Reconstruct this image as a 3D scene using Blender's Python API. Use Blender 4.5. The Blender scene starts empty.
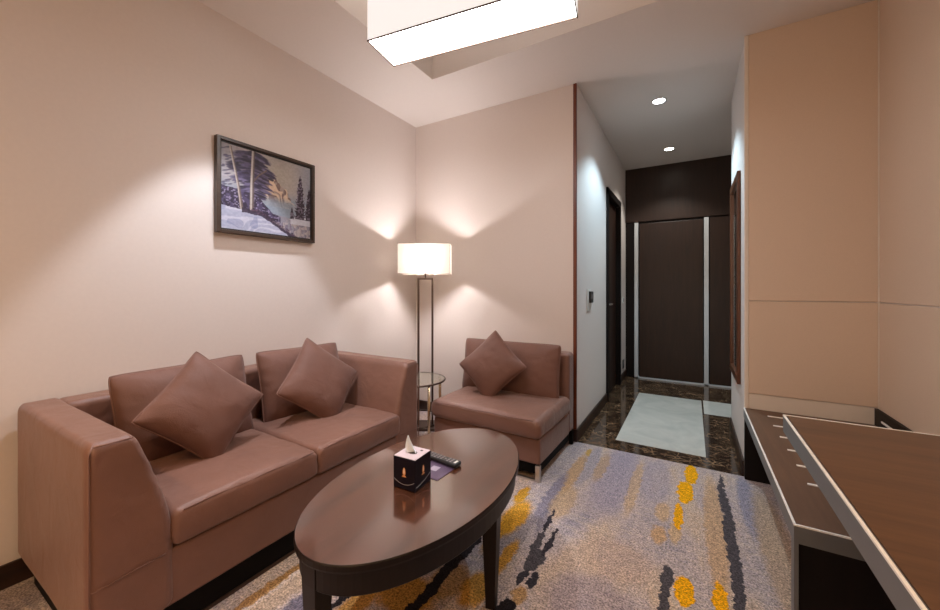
import bpy, bmesh, math, random
import numpy as np
from mathutils import Vector, Matrix, noise

# ------------------------------------------------------------------ camera
D = bpy.data
S = bpy.context.scene
COL = S.collection
PI = math.pi
cam_d = D.cameras.new('camera'); cam = D.objects.new('camera', cam_d); COL.objects.link(cam)
cam_d.sensor_width = 36.0; cam_d.sensor_fit = 'HORIZONTAL'
cam_d.lens = 36.0 * 375.5 / 940
cam_d.shift_y = -17.0 / 940
cam_d.clip_start = 0.02
cam.location = (0, 0, 1.2)
cam.rotation_euler = (PI / 2, 0, math.atan(222 / 375.5))
S.camera = cam

# ------------------------------------------------------------------ world, exposure
w = D.worlds.new('world'); S.world = w; w.use_nodes = True
w.node_tree.nodes['Background'].inputs[0].default_value = (0.9, 0.8, 0.7, 1)
w.node_tree.nodes['Background'].inputs[1].default_value = 0.3
S.view_settings.view_transform = 'Standard'
S.view_settings.look = 'None'
S.view_settings.exposure = 0.0
S.view_settings.gamma = 1.0
S.view_settings.use_curve_mapping = False

# light strengths: lamps of the room and added fill lights
PENDANT_DOWN = 23.0      # radiance of the lit diffuser under the ceiling lantern
PENDANT_SIDE = 0.85
PENDANT_TOP = 5.0
FLOOR_LAMP = 185.0
SCALLOP = 135.0           # downlight over the sofa
ROOM_FILL = 68.0         # warm fill downlights, added out of view
CORRIDOR = 95.0
REAR_FILL = 16.0  # added soft fill from the rear, source unseen
C_WARM = (1.0, 0.62, 0.28)
C_COOL = (0.58, 0.84, 1.0)


def lamp(name, kind, loc, power, color, parent=None, **kw):
    l = D.lights.new(name, kind); l.energy = power; l.color = color
    for k, v in kw.items():
        if k not in ('rot',):
            setattr(l, k, v)
    o = D.objects.new(name, l); COL.objects.link(o); o.location = loc
    if 'rot' in kw: o.rotation_euler = kw['rot']
    if parent: o.parent = parent
    return o

# warm fill light added behind the camera, in front of the rear wall
lamp('rear_fill_light', 'AREA', (-0.7, -1.50, 1.45), REAR_FILL, (1.0, 0.74, 0.50), shape='RECTANGLE', size=2.0, size_y=1.5,
     rot=(PI / 2, 0, 0))

# ------------------------------------------------------------------ materials
def srgb(r, g, b):
    f = lambda c: (c / 255 / 12.92) if c / 255 <= 0.04045 else ((c / 255 + 0.055) / 1.055) ** 2.4
    return (f(r), f(g), f(b), 1)


class NT:
    def __init__(s, name):
        s.m = D.materials.new(name); s.m.use_nodes = True
        s.t = s.m.node_tree; s.b = s.t.nodes['Principled BSDF']; s.out = s.t.nodes['Material Output']
    def n(s, typ, **kw):
        nd = s.t.nodes.new(typ)
        for k, v in kw.items(): setattr(nd, k, v)
        return nd
    def l(s, a, b): s.t.links.new(a, b)
    def coord(s, scale=(1, 1, 1), loc=(0, 0, 0), rot=(0, 0, 0), which='Object'):
        tc = s.n('ShaderNodeTexCoord'); mp = s.n('ShaderNodeMapping')
        s.l(tc.outputs[which], mp.inputs[0])
        mp.inputs['Scale'].default_value = scale; mp.inputs['Location'].default_value = loc
        mp.inputs['Rotation'].default_value = rot
        return mp.outputs[0]
    def noise(s, vec, scale, detail=3, rough=0.5, dist=0.0):
        nd = s.n('ShaderNodeTexNoise'); s.l(vec, nd.inputs['Vector'])
        nd.inputs['Scale'].default_value = scale; nd.inputs['Detail'].default_value = detail
        nd.inputs['Roughness'].default_value = rough; nd.inputs['Distortion'].default_value = dist
        return nd
    def ramp(s, fac, stops):
        nd = s.n('ShaderNodeValToRGB'); s.l(fac, nd.inputs[0])
        el = nd.color_ramp.elements
        while len(el) < len(stops): el.new(0.5)
        for e, (p, c) in zip(el, stops): e.position = p; e.color = c
        return nd.outputs[0]
    def mix(s, fac, a, b):
        nd = s.n('ShaderNodeMix', data_type='RGBA')
        for sock, v in ((nd.inputs[0], fac), (nd.inputs[6], a), (nd.inputs[7], b)):
            if isinstance(v, (tuple, float, int)): sock.default_value = v
            else: s.l(v, sock)
        return nd.outputs[2]
    def bump(s, h, strength, dist=0.01):
        nd = s.n('ShaderNodeBump'); nd.inputs['Strength'].default_value = strength
        nd.inputs['Distance'].default_value = dist; s.l(h, nd.inputs['Height'])
        s.l(nd.outputs[0], s.b.inputs['Normal'])
    def set(s, **kw):
        for k, v in kw.items():
            s.b.inputs[k.replace('_', ' ')].default_value = v
        return s


def plain(name, col, rough=0.5, metal=0.0, spec=0.5, vary=0.05, scale=20, bump=0.0):
    t = NT(name); v = t.coord(); nz = t.noise(v, scale, 4)
    a = tuple(min(1, c * (1 - vary)) for c in col[:3]) + (1,); b = tuple(min(1, c * (1 + vary)) for c in col[:3]) + (1,)
    t.l(t.ramp(nz.outputs[0], [(0.3, a), (0.7, b)]), t.b.inputs['Base Color'])
    t.set(Roughness=rough, Metallic=metal); t.b.inputs['Specular IOR Level'].default_value = spec
    if bump: t.bump(nz.outputs[0], bump, 0.002)
    return t.m


def wood(name, dark, light, rough=0.35, axis='Y', scale=1.0, coat=0.0, spec=0.5):
    t = NT(name)
    sc = {'X': (1.2, 14, 14), 'Y': (14, 1.2, 14), 'Z': (14, 14, 1.2)}[axis]
    v = t.coord(tuple(c * scale for c in sc))
    n1 = t.noise(v, 1.6, 6, 0.6, 0.6); n2 = t.noise(v, 9, 4, 0.6)
    c1 = t.ramp(n1.outputs[0], [(0.3, dark), (0.7, light)])
    c2 = t.mix(0.25, c1, t.ramp(n2.outputs[0], [(0.35, dark), (0.65, light)]))
    t.l(c2, t.b.inputs['Base Color'])
    t.set(Roughness=rough); t.b.inputs['Coat Weight'].default_value = coat
    t.b.inputs['Coat Roughness'].default_value = 0.10
    t.b.inputs['Coat IOR'].default_value = 1.5 if coat < .9 else 1.8
    t.b.inputs['Specular IOR Level'].default_value = spec
    t.bump(n2.outputs[0], 0.05, 0.001)
    return t.m


def emit(name, col, strength, base=None):
    t = NT(name); t.b.inputs['Emission Color'].default_value = col
    t.b.inputs['Emission Strength'].default_value = strength
    v = t.coord(); nz = t.noise(v, 90, 2)
    b = base or col
    t.l(t.ramp(nz.outputs[0], [(0.3, b), (0.7, tuple(c * .96 for c in b[:3]) + (1,))]), t.b.inputs['Base Color'])
    t.set(Roughness=0.8)
    return t.m


def fabric_leather(name, col, rough=.47):
    t = NT(name); v = t.coord()
    big = t.noise(v, 5, 3); fine = t.noise(v, 420, 2)
    a = tuple(c * .90 for c in col[:3]) + (1,); b = tuple(c * 1.08 for c in col[:3]) + (1,)
    t.l(t.ramp(big.outputs[0], [(0.3, a), (0.7, b)]), t.b.inputs['Base Color'])
    t.set(Roughness=rough); t.b.inputs['Specular IOR Level'].default_value = 0.45 if rough < .5 else .3
    t.b.inputs['Sheen Weight'].default_value = 0.15; t.b.inputs['Sheen Roughness'].default_value = 0.4
    wr = t.noise(v, 11, 3, 0.5, 0.8)
    mx = t.n('ShaderNodeMath', operation='MULTIPLY_ADD'); t.l(wr.outputs[0], mx.inputs[0])
    mx.inputs[1].default_value = 6.0; t.l(fine.outputs[0], mx.inputs[2])
    t.bump(mx.outputs[0], 0.35, 0.0022)
    return t.m


M = {}
M['wall'] = plain('wall_paint', (0.715, 0.640, 0.60, 1), 0.85, vary=0.012, scale=60, bump=0.05)
M['ceiling'] = plain('ceiling_paint', (0.73, 0.67, 0.63, 1), 0.9, vary=0.01, scale=60)
M['wallpaper'] = plain('fabric_wallpaper', (0.68, 0.53, 0.41, 1), 0.8, vary=0.03, scale=300, bump=0.08)
M['cream'] = plain('cream_paint', (0.74, 0.65, 0.56, 1), 0.6, vary=0.01)
M['sofa'] = fabric_leather('brown_leatherette', (0.200, 0.097, 0.070, 1))
M['pillow'] = fabric_leather('brown_cushion_fabric', (0.170, 0.082, 0.062, 1), .62)
M['piping'] = plain('brown_piping', (0.21, 0.105, 0.078, 1), 0.5)
M['plinth'] = plain('black_plinth', (0.004, 0.003, 0.003, 1), 0.7, spec=0.15)
M['chrome'] = plain('brushed_chrome', (0.62, 0.58, 0.54, 1), 0.28, 1.0, vary=0.03)
M['steel'] = plain('satin_grey_metal', (0.17, 0.175, 0.185, 1), 0.45, 0.3, vary=0.03)
M['edge'] = plain('bright_metal_edge', (0.95, 0.93, 0.90, 1), 0.4, 0.0, vary=0.02)
M['bronze'] = plain('dark_bronze', (0.085, 0.055, 0.042, 1), 0.35, 0.7, vary=0.05)
M['shade_wire'] = plain('tan_shade_wire', (0.30, 0.21, 0.15, 1), 0.5)
M['gold'] = plain('brass', (0.72, 0.58, 0.40, 1), 0.25, 1.0, vary=0.05)
M['table_wood'] = wood('mahogany_veneer', srgb(34, 18, 11), srgb(100, 58, 38), 0.25, 'Y', 0.6, 1.0, 0.5)
M['table_dark'] = wood('dark_mahogany', srgb(14, 7, 6), srgb(24, 13, 10), 0.4, 'Y', 0.8, 0.0, 0.25)
M['desk_wood'] = wood('walnut_veneer', srgb(82, 58, 40), srgb(112, 80, 55), 0.42, 'X', 0.8, 0.0, 0.35)
M['bench_wood'] = wood('walnut_bench_veneer', srgb(84, 60, 45), srgb(108, 78, 58), 0.45, 'Y', 0.8, 0.0, 0.35)
M['black_wood'] = wood('blackened_wood', srgb(14, 9, 8), srgb(24, 15, 12), 0.5, 'Z', 1.0, 0.0, 0.2)
M['door_wood'] = wood('wenge_door', srgb(36, 22, 16), srgb(54, 34, 25), 0.42, 'Z', 1.2, 0.0, 0.4)
M['trim_wood'] = wood('red_brown_trim', srgb(84, 36, 18), srgb(118, 56, 30), 0.35, 'Z')
M['mirror_wood'] = wood('red_brown_frame', srgb(66, 32, 15), srgb(104, 58, 30), 0.35, 'Z')
M['base_wood'] = wood('dark_skirting', srgb(34, 20, 14), srgb(56, 34, 25), 0.3, 'Y')
M['alu'] = plain('aluminium_strip', (0.62, 0.64, 0.66, 1), 0.45, 0.3, vary=0.02)
M['mirror'] = plain('mirror_glass', (0.85, 0.87, 0.88, 1), 0.03, 1.0, vary=0.0)
M['white'] = plain('white_plastic', (0.72, 0.70, 0.66, 1), 0.4, vary=0.01)
M['black'] = plain('black_plastic', (0.012, 0.011, 0.012, 1), 0.3, vary=0.1)
M['grey_btn'] = plain('grey_button', (0.25, 0.23, 0.24, 1), 0.5)
M['navy'] = plain('midnight_card', (0.004, 0.003, 0.012, 1), 0.3, spec=.25, vary=0.1)
M['box_top'] = plain('pale_card', (0.62, 0.52, 0.56, 1), 0.5, vary=0.02)
M['tissue'] = plain('tissue_paper', (0.80, 0.86, 0.95, 1), 0.9, vary=0.02)
M['flame'] = plain('copper_emblem', (0.72, 0.33, 0.14, 1), 0.5, vary=0.1)
M['flame2'] = plain('pale_emblem', (0.92, 0.75, 0.58, 1), 0.5, vary=0.1)
M['silver'] = plain('silver_swoosh', (0.36, 0.35, 0.40, 1), 0.4, vary=0.1)
M['purple'] = plain('purple_card', (0.10, 0.065, 0.12, 1), 0.35, vary=0.1)
M['pale_print'] = plain('pale_print', (0.45, 0.38, 0.45, 1), 0.5, vary=0.1)
M['frame'] = wood('dark_picture_frame', srgb(48, 36, 30), srgb(74, 58, 48), 0.35, 'Y')
M['frame_in'] = plain('black_fillet', (0.012, 0.010, 0.010, 1), 0.5)
M['shade_on'] = emit('lit_pendant_fabric', (1.0, 0.95, 0.92, 1), PENDANT_SIDE, (0.30, 0.28, 0.26, 1))
M['diffuser'] = emit('lit_pendant_diffuser', (1.0, 0.955, 0.95, 1), PENDANT_DOWN, (0.8, 0.8, 0.8, 1))
M['diffuser_top'] = emit('lit_pendant_top', (1.0, 0.93, 0.87, 1), PENDANT_TOP, (0.8, 0.8, 0.8, 1))
M['led'] = emit('lit_downlight', (0.95, 0.98, 1.0, 1), 30, (0.8, 0.8, 0.8, 1))
M['led_warm'] = emit('lit_warm_downlight', (1.0, 0.94, 0.80, 1), 25, (0.8, 0.8, 0.8, 1))
M['curtain'] = plain('pale_curtain', (0.75, 0.68, 0.58, 1), 0.9, vary=0.02)


def m_shade():
    t = NT('lamp_shade_fabric'); t.t.nodes.remove(t.b)
    v = t.coord((1, 1, 1)); nz = t.noise(v, 300, 2)
    c = t.ramp(nz.outputs[0], [(0.3, (0.86, 0.80, 0.70, 1)), (0.7, (0.92, 0.86, 0.77, 1))])
    d = t.n('ShaderNodeBsdfDiffuse'); tr = t.n('ShaderNodeBsdfTranslucent'); mx = t.n('ShaderNodeMixShader')
    t.l(c, d.inputs[0]); t.l(c, tr.inputs[0]); mx.inputs[0].default_value = 0.26
    t.l(d.outputs[0], mx.inputs[1]); t.l(tr.outputs[0], mx.inputs[2]); t.l(mx.outputs[0], t.out.inputs[0])
    return t.m
M['lamp_shade'] = m_shade()


def m_glass():
    t = NT('table_glass'); t.set(Roughness=0.02, IOR=1.45)
    t.b.inputs['Transmission Weight'].default_value = 0.9
    v = t.coord(); nz = t.noise(v, 3, 1)
    t.l(t.ramp(nz.outputs[0], [(0.3, (0.62, 0.60, 0.52, 1)), (0.7, (0.66, 0.63, 0.55, 1))]), t.b.inputs['Base Color'])
    return t.m
M['glass'] = m_glass()


def m_marble():
    t = NT('dark_emperador_marble'); v = t.coord((1, 1, 1))
    wv = t.noise(v, 5, 4, 0.6)
    add = t.n('ShaderNodeVectorMath', operation='MULTIPLY_ADD')
    t.l(wv.outputs['Color'], add.inputs[0]); add.inputs[1].default_value = (0.12, 0.12, 0.12); t.l(v, add.inputs[2])
    vo = t.n('ShaderNodeTexVoronoi', feature='DISTANCE_TO_EDGE'); vo.inputs['Scale'].default_value = 17
    t.l(add.outputs[0], vo.inputs['Vector'])
    veins = t.ramp(vo.outputs[0], [(0.0, srgb(168, 140, 110)), (0.05, srgb(104, 80, 60)), (0.14, srgb(58, 42, 32))])
    patch = t.noise(add.outputs[0], 11, 8, 0.75)
    body = t.ramp(patch.outputs[0], [(0.38, srgb(26, 19, 16)), (0.50, srgb(60, 43, 32)), (0.58, srgb(104, 82, 62)), (0.66, srgb(58, 42, 32))])
    pf = t.ramp(t.noise(v, 7, 3).outputs[0], [(0.45, (0, 0, 0, 1)), (0.62, (.8, .8, .8, 1))])
    c = t.mix(pf, body, veins)
    t.l(c, t.b.inputs['Base Color']); t.set(Roughness=0.10)
    return t.m
M['marble'] = m_marble()


def m_pale():
    t = NT('pale_marble'); v = t.coord((1, 1, 1))
    n1 = t.noise(v, 3.5, 5, 0.6, 1.0)
    t.l(t.ramp(n1.outputs[0], [(0.3, srgb(190, 190, 184)), (0.7, srgb(214, 212, 204))]), t.b.inputs['Base Color'])
    t.set(Roughness=0.12)
    return t.m
M['pale_marble'] = m_pale()


def m_carpet():
    t = NT('patterned_carpet'); v = t.coord((1, 1, 1))
    warpn = t.noise(v, 26, 3, 0.65)
    wv = t.n('ShaderNodeVectorMath', operation='MULTIPLY_ADD')
    t.l(warpn.outputs['Color'], wv.inputs[0]); wv.inputs[1].default_value = (0.055, 0.055, 0.0); t.l(v, wv.inputs[2])
    off = t.n('ShaderNodeVectorMath', operation='SUBTRACT'); t.l(wv.outputs[0], off.inputs[0])
    off.inputs[1].default_value = (0.0275, 0.0275, 0)
    P = off.outputs[0]
    def stretched(sx, sy, loc):
        mp = t.n('ShaderNodeMapping'); t.l(P, mp.inputs[0]); mp.inputs['Scale'].default_value = (sx, sy, 1)
        mp.inputs['Location'].default_value = loc
        return mp.outputs[0]
    base = t.ramp(t.noise(stretched(3.0, 1.0, (3, 5, 0)), 1.9, 4, 0.6).outputs[0],
                  [(0.34, srgb(160, 152, 162)), (0.50, srgb(184, 170, 172)), (0.62, srgb(196, 176, 162)), (0.74, srgb(188, 162, 138))])
    # horizontal worn weave bands
    band = t.noise(stretched(1.4, 26, (1, 2, 0)), 2.0, 4, 0.7)
    c = t.mix(t.ramp(band.outputs[0], [(0.44, (0, 0, 0, 1)), (0.66, (0.55, 0.55, 0.55, 1))]), base, srgb(204, 188, 174))
    blobs = [  # x, y, rx, ry, rot(deg), colour, strength
        # soft lavender / blue / sand areas
        (-0.42, 2.55, .13, .48, 0, srgb(160, 152, 170), .75), (-0.60, 2.62, .05, .34, 0, srgb(150, 148, 166), .7),
        (0.27, 2.58, .045, .36, 0, srgb(138, 138, 162), .75), (-0.20, 2.62, .09, .30, 0, srgb(158, 152, 170), .6),
        (0.10, 2.25, .045, .55, 0, srgb(194, 160, 124), .8), (-0.30, 2.48, .03, .34, 0, srgb(194, 164, 130), .75),
        (-0.135, 2.26, .035, .10, 0, srgb(196, 164, 128), .8), (-0.138, 2.04, .032, .08, 0, srgb(196, 158, 116), .85),
        (-0.07, 2.10, .025, .10, 0, srgb(202, 170, 130), .8), (0.34, 2.2, .07, .6, 0, srgb(182, 156, 132), .8),
        (-0.66, 2.45, .04, .30, 0, srgb(186, 150, 108), .8), (-0.52, 2.62, .035, .22, 0, srgb(180, 150, 116), .7),
        (-0.70, 2.10, .035, .30, 0, srgb(126, 122, 142), .8), (-0.66, 1.92, .028, .18, 0, srgb(112, 110, 130), .7),
        (-0.62, 2.08, .06, .18, 0, srgb(190, 160, 124), .7), (-0.76, 1.65, .08, .22, 0, srgb(134, 128, 136), .7),
        (-0.30, 1.75, .16, .14, 0, srgb(192, 166, 148), .6), (-0.45, 1.55, .10, .22, 0, srgb(194, 170, 152), .6),
        (-0.34, 1.45, .16, .16, 0, srgb(154, 140, 148), .7), (-1.28, 0.95, .04, .40, 0, srgb(96, 96, 122), .8),
        (-1.38, 1.00, .04, .5, 0, srgb(178, 156, 134), .7),
        (-2.25, 0.4, .10, .4, 0, srgb(96, 88, 100), .6),
        # ochre
        (-0.85, 2.03, .030, .10, 0, srgb(206, 152, 36), .95), (-0.80, 1.82, .060, .17, 0, srgb(210, 152, 36), .95),
        (-0.82, 1.66, .035, .16, 0, srgb(188, 138, 40), .85), (-0.715, 1.52, .028, .13, 0, srgb(196, 140, 36), .9),
        (-0.74, 1.30, .06, .10, 0, srgb(192, 136, 34), .9), (-0.97, 1.14, .13, .10, 0, srgb(184, 132, 38), .9),
        (-1.10, 1.00, .05, .12, 0, srgb(184, 132, 38), .85), (-1.46, 0.86, .02, .30, 0, srgb(170, 122, 50), .8),
        (-0.86, 1.28, .08, .10, 0, srgb(176, 132, 58), .7),
        (-0.58, 1.36, .03, .05, 0, srgb(176, 130, 50), .7),
        (-0.65, 2.80, .02, .06, 0, srgb(196, 156, 60), .8),
        (-0.027, 1.712, .036, .085, 0, srgb(238, 172, 18), 1), (0.095, 1.68, .027, .16, 0, srgb(238, 170, 20), 1),
        (-0.005, 2.81, .036, .14, 0, srgb(236, 172, 18), 1), (-0.034, 2.55, .042, .14, 0, srgb(236, 172, 18), 1),
        (-0.062, 2.26, .022, .13, 0, srgb(236, 170, 24), 1),
        # charcoal streaks
        (0.158, 2.80, .010, .10, 0, srgb(80, 76, 82), 1), (0.155, 2.56, .022, .20, 3, srgb(80, 76, 82), 1),
        (0.160, 2.28, .027, .17, -2, srgb(80, 76, 82), 1), (0.162, 2.06, .025, .18, 0, srgb(80, 76, 82), 1),
        (0.160, 1.86, .021, .16, 0, srgb(80, 76, 82), 1), (0.155, 1.62, .021, .22, 0, srgb(80, 76, 82), 1),
        (-0.088, 1.76, .026, .07, 0, srgb(80, 76, 82), 1), (-0.092, 1.62, .018, .12, 0, srgb(80, 76, 82), 1),
        (-0.633, 1.86, .010, .13, 2, srgb(54, 50, 58), 1), (-0.628, 1.68, .019, .10, 0, srgb(80, 76, 82), 1),
        (-0.600, 1.575, .038, .08, 0, srgb(80, 76, 82), 1), (-0.576, 1.72, .013, .11, 0, srgb(54, 50, 58), 1),
        (-0.608, 1.455, .018, .05, 0, srgb(58, 56, 64), 1), (-0.564, 1.46, .015, .05, 0, srgb(54, 52, 60), 1),
        (-0.60, 1.275, .040, .05, 0, srgb(34, 30, 34), 1),
        (-0.882, 1.50, .020, .10, 0, srgb(46, 40, 44), 1), (-0.899, 1.34, .026, .12, 0, srgb(40, 36, 40), 1),
        (-0.893, 1.20, .024, .10, 0, srgb(36, 32, 36), 1), (-0.905, 1.05, .022, .12, 0, srgb(36, 32, 36), 1),
        (-1.163, 1.00, .014, .07, 0, srgb(40, 36, 40), 1), (-1.17, .88, .02, .10, 0, srgb(40, 36, 40), 1),
    ]
    for (x, y, rx, ry, ro, col, st) in blobs:
        mp = t.n('ShaderNodeMapping', vector_type='TEXTURE'); t.l(P, mp.inputs[0])
        mp.inputs['Location'].default_value = (x, y, 0); mp.inputs['Rotation'].default_value = (0, 0, math.radians(ro))
        mp.inputs['Scale'].default_value = (rx, ry, 100)
        ln = t.n('ShaderNodeVectorMath', operation='LENGTH'); t.l(mp.outputs[0], ln.inputs[0])
        soft = 0.16 if st == 1 else 0.55
        mr = t.n('ShaderNodeMapRange', interpolation_type='SMOOTHSTEP'); t.l(ln.outputs['Value'], mr.inputs[0])
        mr.inputs[1].default_value = 1 - soft * .5; mr.inputs[2].default_value = 1 + soft * .5
        mr.inputs[3].default_value = st; mr.inputs[4].default_value = 0
        c = t.mix(mr.outputs[0], c, col)
    # tufts: two scales of mottling
    v2 = t.coord((1, 1, 1))
    f1 = t.noise(v2, 130, 3, 0.7); f2 = t.noise(v2, 38, 3, 0.7)
    hs = t.n('ShaderNodeMix', data_type='RGBA', blend_type='MULTIPLY'); hs.inputs[0].default_value = 1.0
    g = t.ramp(f1.outputs[0], [(0.36, (0.42, 0.42, 0.43, 1)), (0.64, (1.55, 1.53, 1.50, 1))])
    t.l(c, hs.inputs[6]); t.l(g, hs.inputs[7])
    h2 = t.n('ShaderNodeMix', data_type='RGBA', blend_type='MULTIPLY'); h2.inputs[0].default_value = 1.0
    g2 = t.ramp(f2.outputs[0], [(0.3, (0.74, 0.74, 0.76, 1)), (0.7, (1.22, 1.2, 1.17, 1))])
    t.l(hs.outputs[2], h2.inputs[6]); t.l(g2, h2.inputs[7])
    t.l(h2.outputs[2], t.b.inputs['Base Color'])
    t.set(Roughness=0.95); t.b.inputs['Specular IOR Level'].default_value = 0.15
    t.bump(f1.outputs[0], 0.8, 0.006)
    return t.m
M['carpet'] = m_carpet()

# ------------------------------------------------------------------ geometry helpers
def link(name, verts, faces, mat, parent=None, smooth=False):
    me = D.meshes.new(name); me.from_pydata([tuple(v) for v in verts], [], faces); me.validate()
    bm = bmesh.new(); bm.from_mesh(me); bmesh.ops.recalc_face_normals(bm, faces=bm.faces); bm.to_mesh(me); bm.free()
    if mat is not None: me.materials.append(M[mat] if isinstance(mat, str) else mat)
    if smooth:
        for p in me.polygons: p.use_smooth = True
    o = D.objects.new(name, me); COL.objects.link(o)
    if parent: o.parent = parent
    return o


class B:
    """collects shapes into one mesh"""
    def __init__(s): s.v = []; s.f = []
    def add(s, v, f):
        n = len(s.v); s.v += [tuple(p) for p in v]; s.f += [tuple(i + n for i in q) for q in f]; return s
    def box(s, x0, x1, y0, y1, z0, z1, bev=0.0, seg=2):
        bm = bmesh.new(); bmesh.ops.create_cube(bm, size=1)
        for v in bm.verts:
            v.co = Vector(((x0 + x1) / 2 + v.co.x * (x1 - x0), (y0 + y1) / 2 + v.co.y * (y1 - y0), (z0 + z1) / 2 + v.co.z * (z1 - z0)))
        if bev > 0: bmesh.ops.bevel(bm, geom=bm.edges[:], offset=bev, segments=seg, affect='EDGES', profile=0.5)
        bm.verts.index_update()
        s.add([v.co.copy() for v in bm.verts], [[v.index for v in f.verts] for f in bm.faces]); bm.free(); return s
    def lathe(s, prof, cx=0, cy=0, n=48, sx=1, sy=1, cap=True):
        k = len(prof); vs = []; fs = []
        for i in range(n):
            a = 2 * PI * i / n
            for r, z in prof: vs.append((cx + r * sx * math.cos(a), cy + r * sy * math.sin(a), z))
        for i in range(n):
            j = (i + 1) % n
            for q in range(k - 1): fs.append((i * k + q, j * k + q, j * k + q + 1, i * k + q + 1))
        if cap:
            fs.append([i * k for i in range(n)]); fs.append([i * k + k - 1 for i in range(n)])
        return s.add(vs, fs)
    def tube(s, pts, r, n=10, closed=False):
        pts = [Vector(p) for p in pts]; m = len(pts); vs = []; fs = []
        up = Vector((0, 0, 1)); prev = None
        for i, p in enumerate(pts):
            a = pts[i - 1] if (i > 0 or closed) else p; b = pts[(i + 1) % m] if (i < m - 1 or closed) else p
            d = (b - a).normalized()
            if prev is None:
                x = d.cross(up) if abs(d.z) < .95 else d.cross(Vector((1, 0, 0)))
            else:
                x = prev - d * prev.dot(d)
            x.normalize(); prev = x; y = d.cross(x)
            for k in range(n):
                t = 2 * PI * k / n; vs.append(p + x * (r * math.cos(t)) + y * (r * math.sin(t)))
        for i in range(m if closed else m - 1):
            j = (i + 1) % m
            for k in range(n): fs.append((i * n + k, i * n + (k + 1) % n, j * n + (k + 1) % n, j * n + k))
        if not closed:
            fs.append(list(range(n))); fs.append([(m - 1) * n + k for k in range(n)])
        return s.add(vs, fs)
    def prism(s, poly, z0, z1):
        n = len(poly); vs = [(x, y, z0) for x, y in poly] + [(x, y, z1) for x, y in poly]
        fs = [list(range(n)), list(range(n, 2 * n))] + [(i, (i + 1) % n, n + (i + 1) % n, n + i) for i in range(n)]
        return s.add(vs, fs)
    def soft(s, h, r, n=(14, 14, 6), fn=None, c=(0, 0, 0)):
        """rounded, finely meshed box with half sizes h, deformed by fn"""
        ax = []
        for k in range(3):
            a = h[k]; rr = min(r, a * .98)
            edge = [a - rr * (1 - math.tan(q * PI / 4 / 4)) for q in range(5)]       # a-r .. a
            edge = [a - rr + rr * math.tan(q * PI / 4 / 4) for q in range(5)]
            mid = np.linspace(-(a - rr), a - rr, n[k] + 1)[1:-1].tolist()
            ax.append([-e for e in reversed(edge)] + mid + edge)
        idx = {}; vs = []; fs = []
        def vid(i, j, k):
            key = (i, j, k)
            if key in idx: return idx[key]
            p = [ax[0][i], ax[1][j], ax[2][k]]; q = [max(-(h[m] - min(r, h[m] * .98)), min(h[m] - min(r, h[m] * .98), p[m])) for m in range(3)]
            d = Vector([p[m] - q[m] for m in range(3)])
            if d.length > 1e-9: d = d.normalized() * min(r, min(h) * .98)
            u = Vector(q) + d
            if fn: u = Vector(fn(u.x, u.y, u.z))
            idx[key] = len(vs); vs.append((u.x + c[0], u.y + c[1], u.z + c[2])); return idx[key]
        N = [len(a) - 1 for a in ax]
        for i in range(N[0]):
            for j in range(N[1]):
                for k in (0, N[2]): fs.append((vid(i, j, k), vid(i + 1, j, k), vid(i + 1, j + 1, k), vid(i, j + 1, k)))
        for i in range(N[0]):
            for k in range(N[2]):
                for j in (0, N[1]): fs.append((vid(i, j, k), vid(i + 1, j, k), vid(i + 1, j, k + 1), vid(i, j, k + 1)))
        for j in range(N[1]):
            for k in range(N[2]):
                for i in (0, N[0]): fs.append((vid(i, j, k), vid(i, j + 1, k), vid(i, j + 1, k + 1), vid(i, j, k + 1)))
        return s.add(vs, fs)
    def make(s, name, mat, parent=None, smooth=False):
        return link(name, s.v, s.f, mat, parent, smooth)


def thing(name, label, cat, loc=(0, 0, 0), rot=(0, 0, 0), group=None):
    o = D.objects.new(name, None); COL.objects.link(o); o.location = loc; o.rotation_euler = rot
    o.empty_display_size = 0.1
    return tag(o, label, cat, group)

def tag(o, label, cat, group=None):
    o['label'] = label; o['category'] = cat
    if group: o['group'] = group
    return o

def struct(o):
    o['kind'] = 'structure'; return o

def nz(x, y, z, s=1.0, seed=0.0):
    return noise.noise(Vector((x * s + seed, y * s - seed, z * s + 2 * seed)))

# ------------------------------------------------------------------ room shell
XL, XR, YB, YF, ZC = -2.37, 0.90, 2.95, 5.50, 2.80
YR = -1.60
XC0, XC1 = -0.78, 0.29          # corridor
YS = 3.90                       # end of the wall block beside the corridor
carpet = struct(B().box(XL - .1, XR + .1, YR - .1, 2.945, -0.06, 0.0).make('floor', 'carpet'))
mar = struct(B().box(XC0 - .1, XR + .1, 2.945, YF + .1, -0.06, 0.0).make('floor.001', 'marble'))
struct(B().box(-0.52, 0.085, 3.14, 4.69, 0.0, 0.0015).make('floor_inlay', 'pale_marble'))
struct(B().box(0.10, 0.86, 4.22, 4.71, 0.0, 0.0015).make('floor_inlay.001', 'pale_marble'))

struct(B().box(XL - .1, XL, YR, YB + .1, 0, ZC + .3).make('wall_left', 'wall'))
struct(B().box(XL, XC0, YB, YB + .1, 0, ZC + .3).make('wall_back', 'wall'))
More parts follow.
